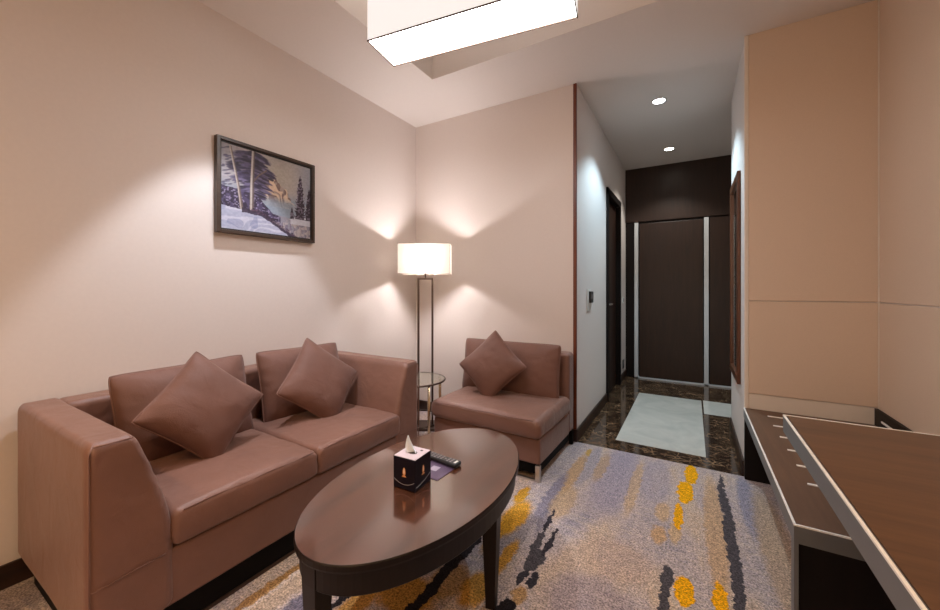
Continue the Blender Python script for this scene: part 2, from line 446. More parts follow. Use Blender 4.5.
# corridor left wall with an opening for the side door
b = B(); DY0, DY1, DZ = 4.20, 4.93, 2.20
b.box(XC0 - .1, XC0, YB + .1, DY0, 0, ZC); b.box(XC0 - .1, XC0, DY1, YF, 0, ZC); b.box(XC0 - .1, XC0, DY0, DY1, DZ, ZC)
struct(b.make('wall_corridor_left', 'wall'))
struct(B().box(XC1, XR, YB, YS, 0, ZC).make('wall_corridor_right', 'wall'))
struct(B().box(XR, XR + .1, YR, YF + .1, 0, ZC + .3).make('wall_right', 'wall'))
struct(B().box(XC0 - .1, XR, YF, YF + .1, 0, ZC).make('wall_far', 'black_wood'))
b = B(); b.box(XL, XR, YR - .1, YR, 0, 0.7); b.box(XL, XR, YR - .1, YR, 2.2, ZC + .3)
b.box(XL, -1.7, YR - .1, YR, .7, 2.2); b.box(.3, XR, YR - .1, YR, .7, 2.2)
struct(b.make('wall_rear', 'wall'))
wn = struct(B().box(-1.7, .3, YR - .08, YR - .05, .7, 2.2).make('window_1', 'glass'))
struct(B().box(-1.7, .3, YR - .02, YR, .7, .74).box(-1.7, .3, YR - .02, YR, 2.16, 2.2).box(-1.7, -1.66, YR - .02, YR, .74, 2.16)
       .box(.26, .3, YR - .02, YR, .74, 2.16).box(-.72, -.68, YR - .02, YR, .74, 2.16).make('trim_3', 'white'))

# ceiling with a raised tray over the seating
TX0, TX1, TY0, TY1, TH = -1.715, 0.245, -0.55, 2.335, 0.24
b = B()
b.box(XL, XR, TY1, YF + .1, ZC, ZC + .1); b.box(XL, XR, YR, TY0, ZC, ZC + .1)
b.box(XL, TX0, TY0, TY1, ZC, ZC + .1); b.box(TX1, XR, TY0, TY1, ZC, ZC + .1)
b.box(TX0 - .05, TX1 + .05, TY0 - .05, TY1 + .05, ZC + TH, ZC + TH + .06)
b.box(TX0 - .05, TX0, TY0, TY1, ZC + .1, ZC + TH); b.box(TX1, TX1 + .05, TY0, TY1, ZC + .1, ZC + TH)
b.box(TX0, TX1, TY0 - .05, TY0, ZC + .1, ZC + TH); b.box(TX0, TX1, TY1, TY1 + .05, ZC + .1, ZC + TH)
struct(b.make('ceiling', 'ceiling'))

# skirting boards
struct(B().box(XL, XL + .014, YR, YB, 0, .095, .003).make('baseboard_left', 'base_wood'))
struct(B().box(XL + .014, XC0 + .012, YB - .014, YB, 0, .095, .003).make('baseboard_back', 'base_wood'))
struct(B().box(XC0, XC0 + .014, YB, 4.135, 0, .095, .003).box(XC0, XC0 + .014, 4.985, YF, 0, .095, .003).make('baseboard_corridor_left', 'base_wood'))
struct(B().box(XC1 - .014, XC1, YB + .01, YS, 0, .095, .003).make('baseboard_corridor_right', 'base_wood'))
# timber strip closing the end of the back wall, and corner bead beside the panelling
struct(B().box(XC0 - .022, XC0 + .004, YB - .006, YB + .012, .095, ZC, .002).make('trim_1', 'trim_wood'))
struct(B().box(XC1 - .004, XC1 + .018, YB - .010, YB + .004, .0, ZC, .003).make('trim_2', 'cream'))

# fabric wall panels on the short wall and the right wall
def panel(name, x0, x1, y0, y1, z0, z1):
    return struct(B().box(x0, x1, y0, y1, z0, z1, .003).make(name, 'wallpaper'))
panel('wall_panel', XC1 + .018, XR - .012, YB - .008, YB, 1.122, ZC)
panel('wall_panel.001', XC1 + .018, XR - .012, YB - .008, YB, .535, 1.116)
struct(B().box(XC1 + .018, XR - .012, YB - .006, YB, .0, .530).make('wall_panel.002', 'cream'))
panel('wall_panel.003', XR - .008, XR, YR, YB - .010, 1.122, ZC)
struct(B().box(XR - .008, XR, YR, YB - .010, .0, 1.116, .003).make('wall_panel.004', 'wallpaper'))
struct(B().box(XR - .012, XR - .002, YB - .010, YB - .001, .44, ZC, .002).make('trim_4', 'cream'))

struct(B().box(XC0 - .095, XC0 - .001, DY1 - .003, DY1, 0, DZ).box(XC0 - .095, XC0 - .001, DY0, DY0 + .003, 0, DZ).box(XC0 - .095, XC0 - .001, DY0, DY1, DZ - .003, DZ).make('trim_8', 'black_wood'))
# entrance door wall
t = struct(B().box(-0.605, 0.118, YF - .045, YF, .02, 2.055, .004).make('door_1', 'door_wood'))
struct(B().box(-0.768, -0.672, YF - .02, YF, 0, 2.075, .003).make('trim_5', 'black_wood'))
struct(B().box(-0.664, -0.618, YF - .055, YF, 0, 2.07, .002).box(.128, .176, YF - .055, YF, 0, 2.07, .002)
       .box(-0.664, .89, YF - .055, YF, 0, .018, .002).make('trim_6', 'alu'))
struct(B().box(0.186, 0.895, YF - .04, YF, .02, 2.065, .003).make('wall_far_panel', 'door_wood'))
struct(B().box(-0.78, 0.895, YF - .03, YF, 2.085, ZC, .003).make('wall_far_panel.001', 'door_wood'))

# side door in the corridor's left wall
struct(B().box(XC0 - .001, XC0 + .022, 4.135, 4.205, 0, 2.265, .004).box(XC0 - .001, XC0 + .022, 4.925, 4.985, 0, 2.265, .004)
       .box(XC0 - .001, XC0 + .022, 4.135, 4.985, 2.195, 2.265, .004).make('trim_7', 'black_wood'))
dr = struct(B().box(XC0 - .075, XC0 - .035, DY0 + .004, DY1 - .004, .005, DZ - .005, .003).make('door_2', 'door_wood'))
B().tube([(XC0 - .034, 4.30, 1.02), (XC0 + .012, 4.30, 1.02), (XC0 + .012, 4.42, 1.02)], .009).make('door_handle', 'chrome', dr, True)

# ------------------------------------------------------------------ pendant lantern
pc = Vector((-0.934, 1.558, 2.45))
pend = thing('pendant_lamp', 'long rectangular white fabric lantern glowing below the raised ceiling', 'ceiling lamp', pc, (0, 0, math.radians(8.2)))
L2, W2, PH = .50, .1165, .30
b = B()
for s in (-1, 1):
    b.box(-L2, L2, s * W2 - .0012, s * W2 + .0012, 0.004, PH); b.box(s * L2 - .0012, s * L2 + .0012, -W2, W2, 0.004, PH)
b.make('lamp_shade', 'shade_on', pend)
B().box(-L2 + .004, L2 - .004, -W2 + .004, W2 - .004, .003, .006).make('diffuser', 'diffuser', pend)
B().box(-L2 + .004, L2 - .004, -W2 + .004, W2 - .004, PH - .004, PH - .001).make('top_diffuser', 'diffuser_top', pend)
b = B(); e = .0028
for z in (0.0, PH):
    for s in (-1, 1):
        b.box(-L2 - e, L2 + e, s * W2 - e, s * W2 + e, z - e, z + e); b.box(s * L2 - e, s * L2 + e, -W2, W2, z - e, z + e)
b.make('wire_frame', 'bronze', pend)
for s in (-1, 1):
    B().tube([(s * .32, 0, PH - .002), (s * .32, 0, ZC + TH - 2.45 - .012)], .005).make('suspension_rod', 'chrome', pend, True)
B().box(-.40, .40, -.035, .035, ZC + TH - 2.45 - .014, ZC + TH - 2.45, .003).make('ceiling_plate', 'white', pend)

# ------------------------------------------------------------------ recessed downlights
def downlight(x, y, label, power, color, angle, mat='led', blend=.25, tilt=(0, 0, 0), z=ZC, r=.045):
    d = thing('recessed_downlight', label, 'ceiling light', (x, y, z), group='recessed ceiling downlights')
    B().lathe([(r, .0), (r + .003, -.004), (r + .018, -.004), (r + .020, 0)], n=40, cap=False).make('trim_ring', 'white', d, True)
    B().lathe([(.001, -.0015), (r, -.0015)], n=32, cap=False).make('bulb', mat, d)
    lamp('downlight_beam', 'SPOT', (0, 0, -.012), power, color, d, spot_size=math.radians(angle), spot_blend=blend, shadow_soft_size=.03, rot=tilt)
    return d
downlight(-.243, 3.589, 'round recessed downlight in the corridor ceiling, nearer the room', CORRIDOR, C_COOL, 112, blend=.45)
downlight(-.228, 4.886, 'round recessed downlight in the corridor ceiling, just before the entrance door', CORRIDOR * .55, (0.98, 0.97, .88), 112, 'led_warm', .45)
downlight(-1.87, 1.14, 'round recessed downlight close to the left wall above the sofa', SCALLOP, (.86, .91, 1.0), 63, blend=.30)
downlight(-0.25, -0.95, 'round recessed downlight behind the seating, above the near end of the room', ROOM_FILL, C_WARM, 130, 'led_warm', .8)  # this and the next: unseen lamps added to brighten the room
downlight(-1.80, -0.95, 'round recessed downlight behind the seating, near the left wall', ROOM_FILL, C_WARM, 130, 'led_warm', .8)
downlight(0.58, 0.35, 'round recessed downlight above the desk', ROOM_FILL * .5, C_WARM, 130, 'led_warm', .8)  # unseen lamp added as fill for the right side

# ------------------------------------------------------------------ picture
def paint(nx=270, ny=232):
    rnd = random.Random(5)
    s = np.linspace(0, 1, nx)[None, :].repeat(ny, 0); t = np.linspace(0, 1, ny)[:, None].repeat(nx, 1)
    rs = np.random.RandomState(3)
    def smooth(k, seed):
        r = np.random.RandomState(seed).rand(k + 2, k + 2)
        xi = s * k; yi = t * k; x0 = xi.astype(int); y0 = yi.astype(int); fx = xi - x0; fy = yi - y0
        fx = fx * fx * (3 - 2 * fx); fy = fy * fy * (3 - 2 * fy)
        return (r[y0, x0] * (1 - fx) * (1 - fy) + r[y0, x0 + 1] * fx * (1 - fy) + r[y0 + 1, x0] * (1 - fx) * fy + r[y0 + 1, x0 + 1] * fx * fy)
    n5, n12, n30, n60 = smooth(5, 1), smooth(12, 2), smooth(30, 3), smooth(60, 4)
    img = np.zeros((ny, nx, 3))
    def C(*c): return np.array(c, float)[None, None, :]
    def lerp(mask, col):
        nonlocal img
        img = img * (1 - mask[..., None]) + (col if isinstance(col, np.ndarray) else C(*col)) * mask[..., None]
    def sm(a, b, x): q = np.clip((x - a) / (b - a), 0, 1); return q * q * (3 - 2 * q)
    # sky
    img = C(168, 158, 156) + (n5[..., None] - .5) * C(30, 26, 22)
    lerp(np.exp(-((s - .60) / .25) ** 2 - ((t - .78) / .25) ** 2) * .8, (178, 168, 154))
    lerp(sm(.7, 1.0, s) * .6, (142, 150, 168)); lerp(sm(.3, 0, s) * .5, (150, 150, 164))
    # mist
    lerp(sm(.62, .42, t) * .8, (140, 152, 170))
    # mountains
    ridge = .44 + .28 * np.clip(1 - np.abs(s - .56) / .20, 0, 1) + .08 * np.clip(1 - np.abs(s - .68) / .08, 0, 1) + .1 * np.clip(1 - np.abs(s - .46) / .06, 0, 1) + (n30 - .5) * .07
    m = (t < ridge) & (t > .36)
    lit = ((s * 30 + t * 16 + n12 * 6) % 3.2) < 1.5
    lerp(m * 1.0, (170, 150, 142)); lerp((m & lit) * .9, (226, 196, 168)); lerp((m & ~lit & (n30 > .5)) * .8, (120, 96, 92))
    lerp(sm(.52, .40, t) * ((s > .35) & (t < .58)) * .85, (146, 158, 174))
    # far bushes right and lake
    lerp(((t < .24 + .02 * n12)) * 1.0, (150, 146, 160)); lerp((t < .24) * (n30 > .55) * .5, (186, 178, 180))
    lerp(((t < .26 + .03 * n12) & (t > .17) & (s > .74)) * 1.0, (206, 206, 218))
    # conifers
    def conifer(cx, t0, t1, w):
        x = np.abs(s - cx); q = (t - t0) / (t1 - t0); prof = w * np.clip(1 - q, 0, 1) ** .62 * (0.62 + .5 * ((q * 9 + n30) % 1))
        mk = (q > 0) & (q < 1) & (x < prof)
        lerp(mk * 1.0, (52, 38, 52)); lerp((mk & (n60 > .62)) * .6, (150, 140, 160))
    conifer(.865, .25, .86, .080); conifer(.985, .25, .70, .065); conifer(.76, .24, .40, .03)
    # dark wood on the left
    top = .50 - .28 * sm(.25, .62, s) + .06 * (n12 - .5)
    mk = (t < top) & (t > .12) & (s < .62)
    lerp(mk * 1.0, (48, 36, 62)); lerp((mk & (n30 > .56)) * .6, (96, 84, 122)); lerp((mk & (n60 > .7)) * .7, (160, 150, 180))
    # pine canopy: many small strokes
    def stroke(cx, cy, w, h, ang, col, a=.9):
        nonlocal img
        dx = (s - cx); dy = (t - cy); ca, sa = math.cos(ang), math.sin(ang)
        u = (dx * ca + dy * sa) / w; v_ = (-dx * sa + dy * ca) / h
        lerp(np.clip(1.4 - (u * u + v_ * v_) * 1.4, 0, 1) * a, col)
    for k in range(16): stroke(.30 + rnd.uniform(-.10, .10), rnd.uniform(.52, .96), .13, .045, 0, (66, 54, 86), .55)
    for k in range(230):
        y = rnd.uniform(.46, .99); half = .10 + .12 * (1 - abs(y - .78) / .35)
        cx = .31 + rnd.uniform(-1, 1) * half; dcol = rnd.choice([(50, 40, 66), (62, 50, 80), (84, 74, 108), (40, 32, 50), (118, 108, 140)])
        stroke(cx, y - abs(cx - .31) * .25, rnd.uniform(.04, .085), rnd.uniform(.010, .024), -.25 if cx > .31 else .25, dcol, .85)
    for k in range(34):
        stroke(rnd.uniform(.0, .14), rnd.uniform(.5, .98), rnd.uniform(.02, .05), .010, .4, rnd.choice([(84, 78, 108), (60, 52, 76)]), .7)
    # trunks
    def trunk(p, w, col, hi):
        for i in range(60):
            q = i / 59; x = np.interp(q, [a[2] for a in p], [a[0] for a in p]); y = np.interp(q, [a[2] for a in p], [a[1] for a in p])
            stroke(x, y, w * (1.2 - .6 * q), .014, 0, col, 1); stroke(x - w * .3, y, w * .5, .014, 0, hi, .9)
    trunk([(.205, .20, 0), (.17, .5, .5), (.09, .97, 1)], .020, (110, 92, 84), (196, 184, 176))
    trunk([(.30, .17, 0), (.305, .6, .5), (.32, .99, 1)], .029, (92, 76, 74), (206, 196, 186))
    trunk([(.315, .62, 0), (.38, .72, .5), (.46, .80, 1)], .006, (70, 52, 52), (120, 100, 96))
    # foreground snow
    hill = .27 - .10 * s - .62 * np.clip(s - .40, 0, 1) ** 1.15 + .012 * (n12 - .5)
    mk = t < hill
    lerp(mk * 1.0, (178, 180, 204)); lerp((mk & ((n5 * 3 + t * 9 - s * 2) % 1.0 < .35)) * .7, (214, 212, 226)); lerp((mk & (n12 > .6)) * .5, (136, 142, 178))
    edge = (np.abs(t - hill) < .018 + .02 * n30) & (s > .2)
    lerp(edge * .9, (52, 38, 60))
    for k in range(60):
        x = rnd.uniform(.3, .86); y = np.interp(x, s[0], hill[0]) + rnd.uniform(0, .05)
        stroke(x, y, .014, .012, 0, rnd.choice([(60, 40, 60), (90, 62, 84), (46, 34, 54)]), .9)
    # reflections
    mk = (t < .17) & (t > hill + .01) & (s > .5)
    lerp((mk & ((s * 40 + n30 * 2) % 2 < .7)) * .6, (116, 104, 128)); lerp((mk & (n30 > .6)) * .4, (206, 192, 182))
    img = np.clip(img + (n60[..., None] - .5) * 16, 0, 255) * 0.90
    c = img / 255; lin = np.where(c <= .04045, c / 12.92, ((c + .055) / 1.055) ** 2.4)
    return lin, nx, ny

def m_canvas():
    t = NT('painted_canvas'); a = t.n('ShaderNodeAttribute', attribute_name='Col')
    t.l(a.outputs['Color'], t.b.inputs['Base Color']); t.set(Roughness=0.55)
    v = t.coord(); t.bump(t.noise(v, 350, 2).outputs[0], .15, .001)
    return t.m

FY0, FY1, FZ0, FZ1, FX = 1.110, 1.757, 1.522, 2.080, -2.333
pic = thing('framed_painting', 'framed winter landscape painting of snowy pines and mountains on the left wall', 'picture', (XL, (FY0 + FY1) / 2, FZ0))
cy = (FY0 + FY1) / 2; cz = FZ0; fw = .020; dx = FX - XL
def frame_boxes(y0, y1, z0, z1, w, x0, x1, bev):
    return B().box(x0, x1, y0, y0 + w, z0, z1, bev).box(x0, x1, y1 - w, y1, z0, z1, bev).box(x0, x1, y0 + w, y1 - w, z0, z0 + w, bev).box(x0, x1, y0 + w, y1 - w, z1 - w, z1, bev)
frame_boxes(FY0 - cy, FY1 - cy, 0, FZ1 - FZ0, fw, .002, dx, .002).make('frame', 'frame', pic)
frame_boxes(FY0 - cy + fw, FY1 - cy - fw, fw, FZ1 - FZ0 - fw, .009, .006, dx - .012, .001).make('inner_fillet', 'frame_in', pic)
lin, nx_, ny_ = paint()
i0 = fw + .008; yy = np.linspace(FY0 - cy + i0, FY1 - cy - i0, nx_); zz = np.linspace(i0, FZ1 - FZ0 - i0, ny_)
vs = [(dx - .016, y, z) for z in zz for y in yy]
fs = [(j * nx_ + i, j * nx_ + i + 1, (j + 1) * nx_ + i + 1, (j + 1) * nx_ + i) for j in range(ny_ - 1) for i in range(nx_ - 1)]
base_n = len(vs)
# the canvas has a back and edges: a thin board
bk = [(0.006, yy[0], zz[0]), (0.006, yy[-1], zz[0]), (0.006, yy[-1], zz[-1]), (0.006, yy[0], zz[-1])]
me = D.meshes.new('canvas'); me.from_pydata(vs + bk, [], fs + [(base_n, base_n + 3, base_n + 2, base_n + 1)])
at = me.color_attributes.new('Col', 'FLOAT_COLOR', 'POINT')
arr = np.ones((base_n + 4, 4), dtype=np.float32); arr[:base_n, :3] = lin.reshape(-1, 3); at.data.foreach_set('color', arr.ravel())
me.materials.append(m_canvas()); cv = D.objects.new('canvas', me); COL.objects.link(cv); cv.parent = pic

# ------------------------------------------------------------------ upholstery builders
def cushion(sx, sy, sz, r, crown, seed, mat='sofa'):
    hx, hy, hz = sx / 2, sy / 2, sz / 2
    def fn(x, y, z):
        u = x / hx; v_ = y / hy; k = max(0, 1 - u * u) * max(0, 1 - v_ * v_)
        if z > 0: z += crown * k ** .7 * (z / hz)
        bul = .010 * (1 - (z / hz) ** 2) if abs(z) < hz else 0
        x += bul * (1 if u > 0 else -1) * (abs(u) > .9); y += .5 * bul * (1 if v_ > 0 else -1) * (abs(v_) > .9)
        cor = (abs(u) * abs(v_)) ** 6; w_ = .005 * nz(x, y, z, 7, seed) + .0018 * nz(x, y, z, 22, seed) + .006 * cor * nz(x, y, z, 45, seed)
        return (x + w_ * .6, y + w_ * .6, z + (w_ if z > 0 else 0))
    return B().soft((hx, hy, hz), r, (44, 44, 12), fn)

def pillow_mesh(wd, ht, th, seed, n=34, pinch=.07, slump=0.0):
    """wd along X, ht along Z, thickness along Y; pointed corners, seam round the rim"""
    vs = []; fs = []; rim = []
    def pt(u, v_, side):
        c = 1 - pinch * (1 - v_ * v_) * abs(u) ** 3; d = 1 - pinch * (1 - u * u) * abs(v_) ** 3
        x = u * c * wd / 2; z = v_ * d * ht / 2
        kk = (abs(u) * abs(v_)) ** 7; x *= 1 - .035 * kk; z *= 1 - .035 * kk
        pr = max(0, (1 - abs(u) ** 2.6)) ** .62 * max(0, (1 - abs(v_) ** 2.6)) ** .62
        y = side * th / 2 * pr
        edge = min(1 - abs(u), 1 - abs(v_))
        if edge > 1e-6:
            rad = math.sin((math.atan2(v_, u) * 22) + seed * 3) * .0028 * math.exp(-edge * 9) * min(1, edge * 14)
            y += side * rad + side * .010 * pr * nz(x, side, z, 6, seed)
            y += side * .003 * nz(x, side, z, 20, seed)
        z -= slump * pr * (v_ < 0) * .0
        return (x, y, z)
    def grid(side):
        ids = []
        for j in range(n + 1):
            row = []
            for i in range(n + 1):
                u = -math.cos(PI * i / n) * .35 + (2 * i / n - 1) * .65; v_ = -math.cos(PI * j / n) * .35 + (2 * j / n - 1) * .65
                if i in (0, n) or j in (0, n):
                    if side > 0: row.append(len(vs)); vs.append(pt(u, v_, 0))
                    else: row.append(first[j][i])
                else: row.append(len(vs)); vs.append(pt(u, v_, side))
            ids.append(row)
        for j in range(n):
            for i in range(n):
                q = (ids[j][i], ids[j][i + 1], ids[j + 1][i + 1], ids[j + 1][i]); fs.append(q if side < 0 else q[::-1])
        return ids
    first = grid(1); grid(-1)
    rim = [vs[first[0][i]] for i in range(n)] + [vs[first[j][n]] for j in range(n)] + [vs[first[n][n - i]] for i in range(n)] + [vs[first[n - j][0]] for j in range(n)]
    return vs, fs, rim

def frame_matrix(right, up, loc):
    r = Vector(right).normalized(); u = Vector(up); u = (u - r * u.dot(r)).normalized(); nrm = r.cross(u)   # right x up = towards +... viewer normal
    # local X = right, local Z = up, local Y = up x right (away from the viewer)
    y = u.cross(r)
    m = Matrix((r, y, u)).transposed().to_4x4(); m.translation = Vector(loc); return m

def make_pillow(name, label, cat, wd, ht, th, seed, right, up, loc, group, spin=0.0, pinch=.07):
    vs, fs, rim = pillow_mesh(wd, ht, th, seed, pinch=pinch)
    o = link(name, vs, fs, 'pillow', None, True)
    m = frame_matrix(right, up, loc) @ Matrix.Rotation(spin, 4, 'Y')
    o.matrix_world = m
    tag(o, label, cat, group)
    B().tube(rim, .0030, 6, True).make('piping', 'piping', o, True)
    return o

# ------------------------------------------------------------------ sofa (front faces +X)
SX0, SX1, SY0, SY1 = -2.350, -1.512, .372, 1.922
sofa = thing('sofa', 'brown leatherette two-seat sofa with high square arms against the left wall', 'sofa', ((SX0 + SX1) / 2, (SY0 + SY1) / 2, 0))
ox, oy = (SX0 + SX1) / 2, (SY0 + SY1) / 2
hx = (SX1 - SX0) / 2
zb, zt = .115, .735
def f_in(y, s): return max(0, min(1, (-y * s + .10) / .2))
for s in (-1, 1):
    hw = .10; hz_ = (zt - zb) / 2
    def fn(x, y, z, s=s):
        q = (z + hz_) / (2 * hz_)               # 0 bottom .. 1 top
        # inner face slopes: full width at the bottom, narrow at the top
        inner = (y * -s)                        # + towards the seat
        k = max(0, q - .34) / .66; width = .222 - .105 * (k * k * (1.6 - .6 * k))
        f = (inner + hw) / (2 * hw)
        y2 = -s * (-hw + f * width)
        # the front face leans back a little towards the top
        if x > 0: x -= .010 * q * (x / hx)
        w_ = .0025 * nz(x, y, z, 8, s * 3) + (.0035 * math.sin(z * 120 + 7 * nz(x, y * 3, z, 5)) * max(0, x / hx - .8) * 5 * max(0, .5 - abs(q - .72)) * (.4 + nz(y, z, 0, 9, 5) + .5 * f_in(y, s)))
        return (x + w_, y2 + w_ * .5, z + w_ * .5)
    a = B().soft((hx, hw, hz_), 0.034, (30, 16, 46), fn, (0, s * ((SY1 - SY0) / 2 - hw), (zb + zt) / 2)).make('arm', 'sofa', sofa, True)
    yo = s * ((SY1 - SY0) / 2 - .006); yi = s * ((SY1 - SY0) / 2 - .118)
    B().tube([(hx - .004, yo, zb + .02), (hx - .008, yo, .4), (hx - .012, yo, zt - .03), (hx - .024, yo - s * .012, zt - .006)], .0028, 6).make('seam_piping', 'piping', a, True)
    B().tube([(hx - .012, yo - s * .012, zt - .008), (hx - .012, yi + s * .01, zt - .008)], .0026, 6).make('seam_piping', 'piping', a, True)
    B().tube([(hx + .001, s * ((SY1 - SY0) / 2 - .010), zb + .19), (hx + .002, s * ((SY1 - SY0) / 2 - .19), zb + .20)], .0018, 6).make('seam_piping', 'pillow', a, True)
B().soft((.075, (SY1 - SY0) / 2 - .10, (zt - zb) / 2), .030, (6, 40, 16), lambda x, y, z: (x + .003 * nz(x, y, z, 7), y, z - .004 * (z > 0)), (-hx + .076, 0, (zb + zt) / 2)).make('backrest', 'sofa', sofa, True)
B().soft((hx - .05, (SY1 - SY0) / 2 - .19, .098), .014, (10, 40, 6), lambda x, y, z: (x + .002 * nz(x, y, z, 6), y, z), (.036, 0, zb + .098)).make('seat_base', 'sofa', sofa, True)
cw = (1.732 - .586) / 2; cd = .685
for k in (0, 1):
    c = cushion(cd, cw - .006, .130, .022, .022, 3.1 + k)
    cyy = .586 + cw * (k + .5) - oy
    co = c.make('seat_cushion', 'sofa', sofa, True); co.location = (hx - cd / 2 - .006, cyy, .376)
    zz1 = .0575
    B().tube([(cd / 2 + .001, y, zz1 + .002 * math.sin(y * 30)) for y in np.linspace(-cw / 2 + .03, cw / 2 - .03, 14)], .0020, 6).make('seam_piping', 'pillow', co, True)
B().box(-hx + .05, hx - .045, -(SY1 - SY0) / 2 + .04, (SY1 - SY0) / 2 - .04, .0, .118).make('plinth', 'plinth', sofa)
B().box(hx - .044, hx - .038, -(SY1 - SY0) / 2 + .04, (SY1 - SY0) / 2 - .04, .0, .014).make('foot_rail', 'bronze', sofa)

# cushions and throw pillows on the sofa; right = +Y, up tilts back towards the wall
def up_x(deg): return (-math.sin(math.radians(deg)), 0, math.cos(math.radians(deg)))
make_pillow('back_cushion', 'rectangular brown back cushion on the near half of the sofa', 'cushion', .565, .43, .20, 1.0, (0, 1, 0.02), up_x(14), (-2.095, .875, .622), 'rectangular back cushions', pinch=.035)
make_pillow('back_cushion', 'rectangular brown back cushion on the far half of the sofa beside the far arm', 'cushion', .57, .43, .20, 2.0, (0, 1, -0.02), up_x(14), (-2.095, 1.500, .620), 'rectangular back cushions', pinch=.035)
make_pillow('throw_pillow', 'large square brown throw pillow standing on its corner on the near seat of the sofa', 'pillow', .382, .382, .15, 3.0, (0.0, 1, 0), up_x(24), (-1.898, .856, .662), 'square throw pillows', PI / 4 + .03)
make_pillow('throw_pillow', 'square brown throw pillow standing on its corner on the far seat of the sofa', 'pillow', .405, .405, .15, 4.0, (0.02, 1, 0), up_x(25), (-1.905, 1.474, .644), 'square throw pillows', PI / 4 - .04)

# ------------------------------------------------------------------ armless chair (front faces -Y)
CX0, CX1, CY0, CY1 = -1.606, -.792, 2.205, 2.915
ch = thing('armless_chair', 'brown leatherette armless lounge chair against the back wall', 'chair', ((CX0 + CX1) / 2, (CY0 + CY1) / 2, 0), (0, 0, math.radians(-1.5)))
hw, hd = (CX1 - CX0) / 2, (CY1 - CY0) / 2
B().soft((hw, .065, .30), .028, (30, 6, 16), lambda x, y, z: (x, y + .003 * nz(x, y, z, 6, 2), z + .004 * nz(x, 0, 0, 4, 1)), (0, hd - .065, .410)).make('backrest', 'sofa', ch, True)
B().soft((hw, hd - .06, .080), .014, (30, 20, 6), lambda x, y, z: (x + .002 * nz(x, y, z, 6), y, z), (0, -.06, .190)).make('seat_base', 'sofa', ch, True)
co = cushion(2 * hw + .012, 2 * hd - .105, .125, .034, .024, 8.8).make('seat_cushion', 'sofa', ch, True); co.location = (0, -.080, .331)
B().tube([(x, -hd + .053 - .008, .0565 + .002 * math.sin(x * 22)) for x in np.linspace(-hw + .03, hw - .03, 16)], .0020, 6).make('seam_piping', 'pillow', co, True)
B().box(-hw + .03, hw - .03, -hd + .05, hd - .03, .03, .114).make('plinth', 'plinth', ch)
for (sx, sy) in ((-1, -1), (1, -1), (-1, 1), (1, 1)):
    xx = sx * (hw - .018); yy_ = sy * (hd - .018)
    B().box(xx - .014, xx + .014, yy_ - .014, yy_ + .014, 0, .104, .002).make('leg', 'chrome' if sy < 0 else 'plinth', ch)
b = B()
b.box(-hw + .03, hw - .03, -hd + .006, -hd + .024, .000, .014)
b.make('frame_rail', 'chrome', ch)
make_pillow('back_cushion', 'wide rectangular brown back cushion leaning on the armless chair backrest', 'cushion', .83, .43, .17, 5.0, (1, 0.0, 0), (0, .17, 1), (-1.238, 2.690, .568), 'rectangular back cushions', pinch=.03)
make_pillow('throw_pillow', 'square brown throw pillow standing on its corner on the armless chair', 'pillow', .40, .40, .15, 6.0, (1, 0.05, 0), (0, .42, 1), (-1.302, 2.520, .616), 'square throw pillows', PI / 4 - .05)

# ------------------------------------------------------------------ oval coffee table
TCX, TCY, TA, TB, TZ = -.918, 1.216, .322, .549, .450
tb = thing('coffee_table', 'oval dark mahogany coffee table with glossy top in front of the sofa', 'table', (TCX, TCY, 0), (0, 0, 0))
def oval(prof, n=96):
    vs = []; fs = []; k = len(prof)
    for i in range(n):
        a = 2 * PI * i / n
        for ins, z in prof: vs.append(((TA - ins) * math.cos(a), (TB - ins) * math.sin(a), z))
    for i in range(n):
        j = (i + 1) % n
        for q in range(k - 1): fs.append((i * k + q, j * k + q, j * k + q + 1, i * k + q + 1))
    fs.append([i * k for i in range(n)]); fs.append([i * k + k - 1 for i in range(n)])
    return B().add(vs, fs)
tt = oval([(.0035, TZ - .0015), (.0030, TZ - .0002), (.0042, TZ)]).make('tabletop', 'table_wood', tb)
oval([(.006, TZ - .026), (.001, TZ - .024), (0, TZ - .018), (.0003, TZ - .004), (.0034, TZ - .0008), (.0040, TZ - .0014)]).make('edge_band', 'table_dark', tt)
oval([(.018, TZ - .098), (.016, TZ - .095), (.016, TZ - .0245), (.018, TZ - .024)]).make('apron', 'table_dark', tb)
for (x, y) in ((-.935 - TCX, .712 - TCY), (-.652 - TCX, 1.262 - TCY), (-(-.935 - TCX), -(.712 - TCY)), (-(-.652 - TCX), -(1.262 - TCY))):
    b = B(); n0 = math.atan2(y / TB, x / TA); rt = .030; rb = .018
    ang = math.atan2(y, x)
    def ring(r, z): return [(x + r * (math.cos(ang) * p - math.sin(ang) * q), y + r * (math.sin(ang) * p + math.cos(ang) * q), z) for p, q in ((-1, -1), (1, -1), (1, 1), (-1, 1))]
    zs = [(0, rb), (.05, rb + .001), (.30, rt - .002), (TZ - .094, rt), (TZ - .026, rt)]
    vs = [p for z, r in zs for p in ring(r, z)]; fs = [(0, 1, 2, 3), tuple(range(len(vs) - 4, len(vs)))]
    for q in range(len(zs) - 1):
        for i in range(4): fs.append((q * 4 + i, q * 4 + (i + 1) % 4, q * 4 + 4 + (i + 1) % 4, q * 4 + 4 + i))
    b.add(vs, fs).make('leg', 'table_dark', tb)

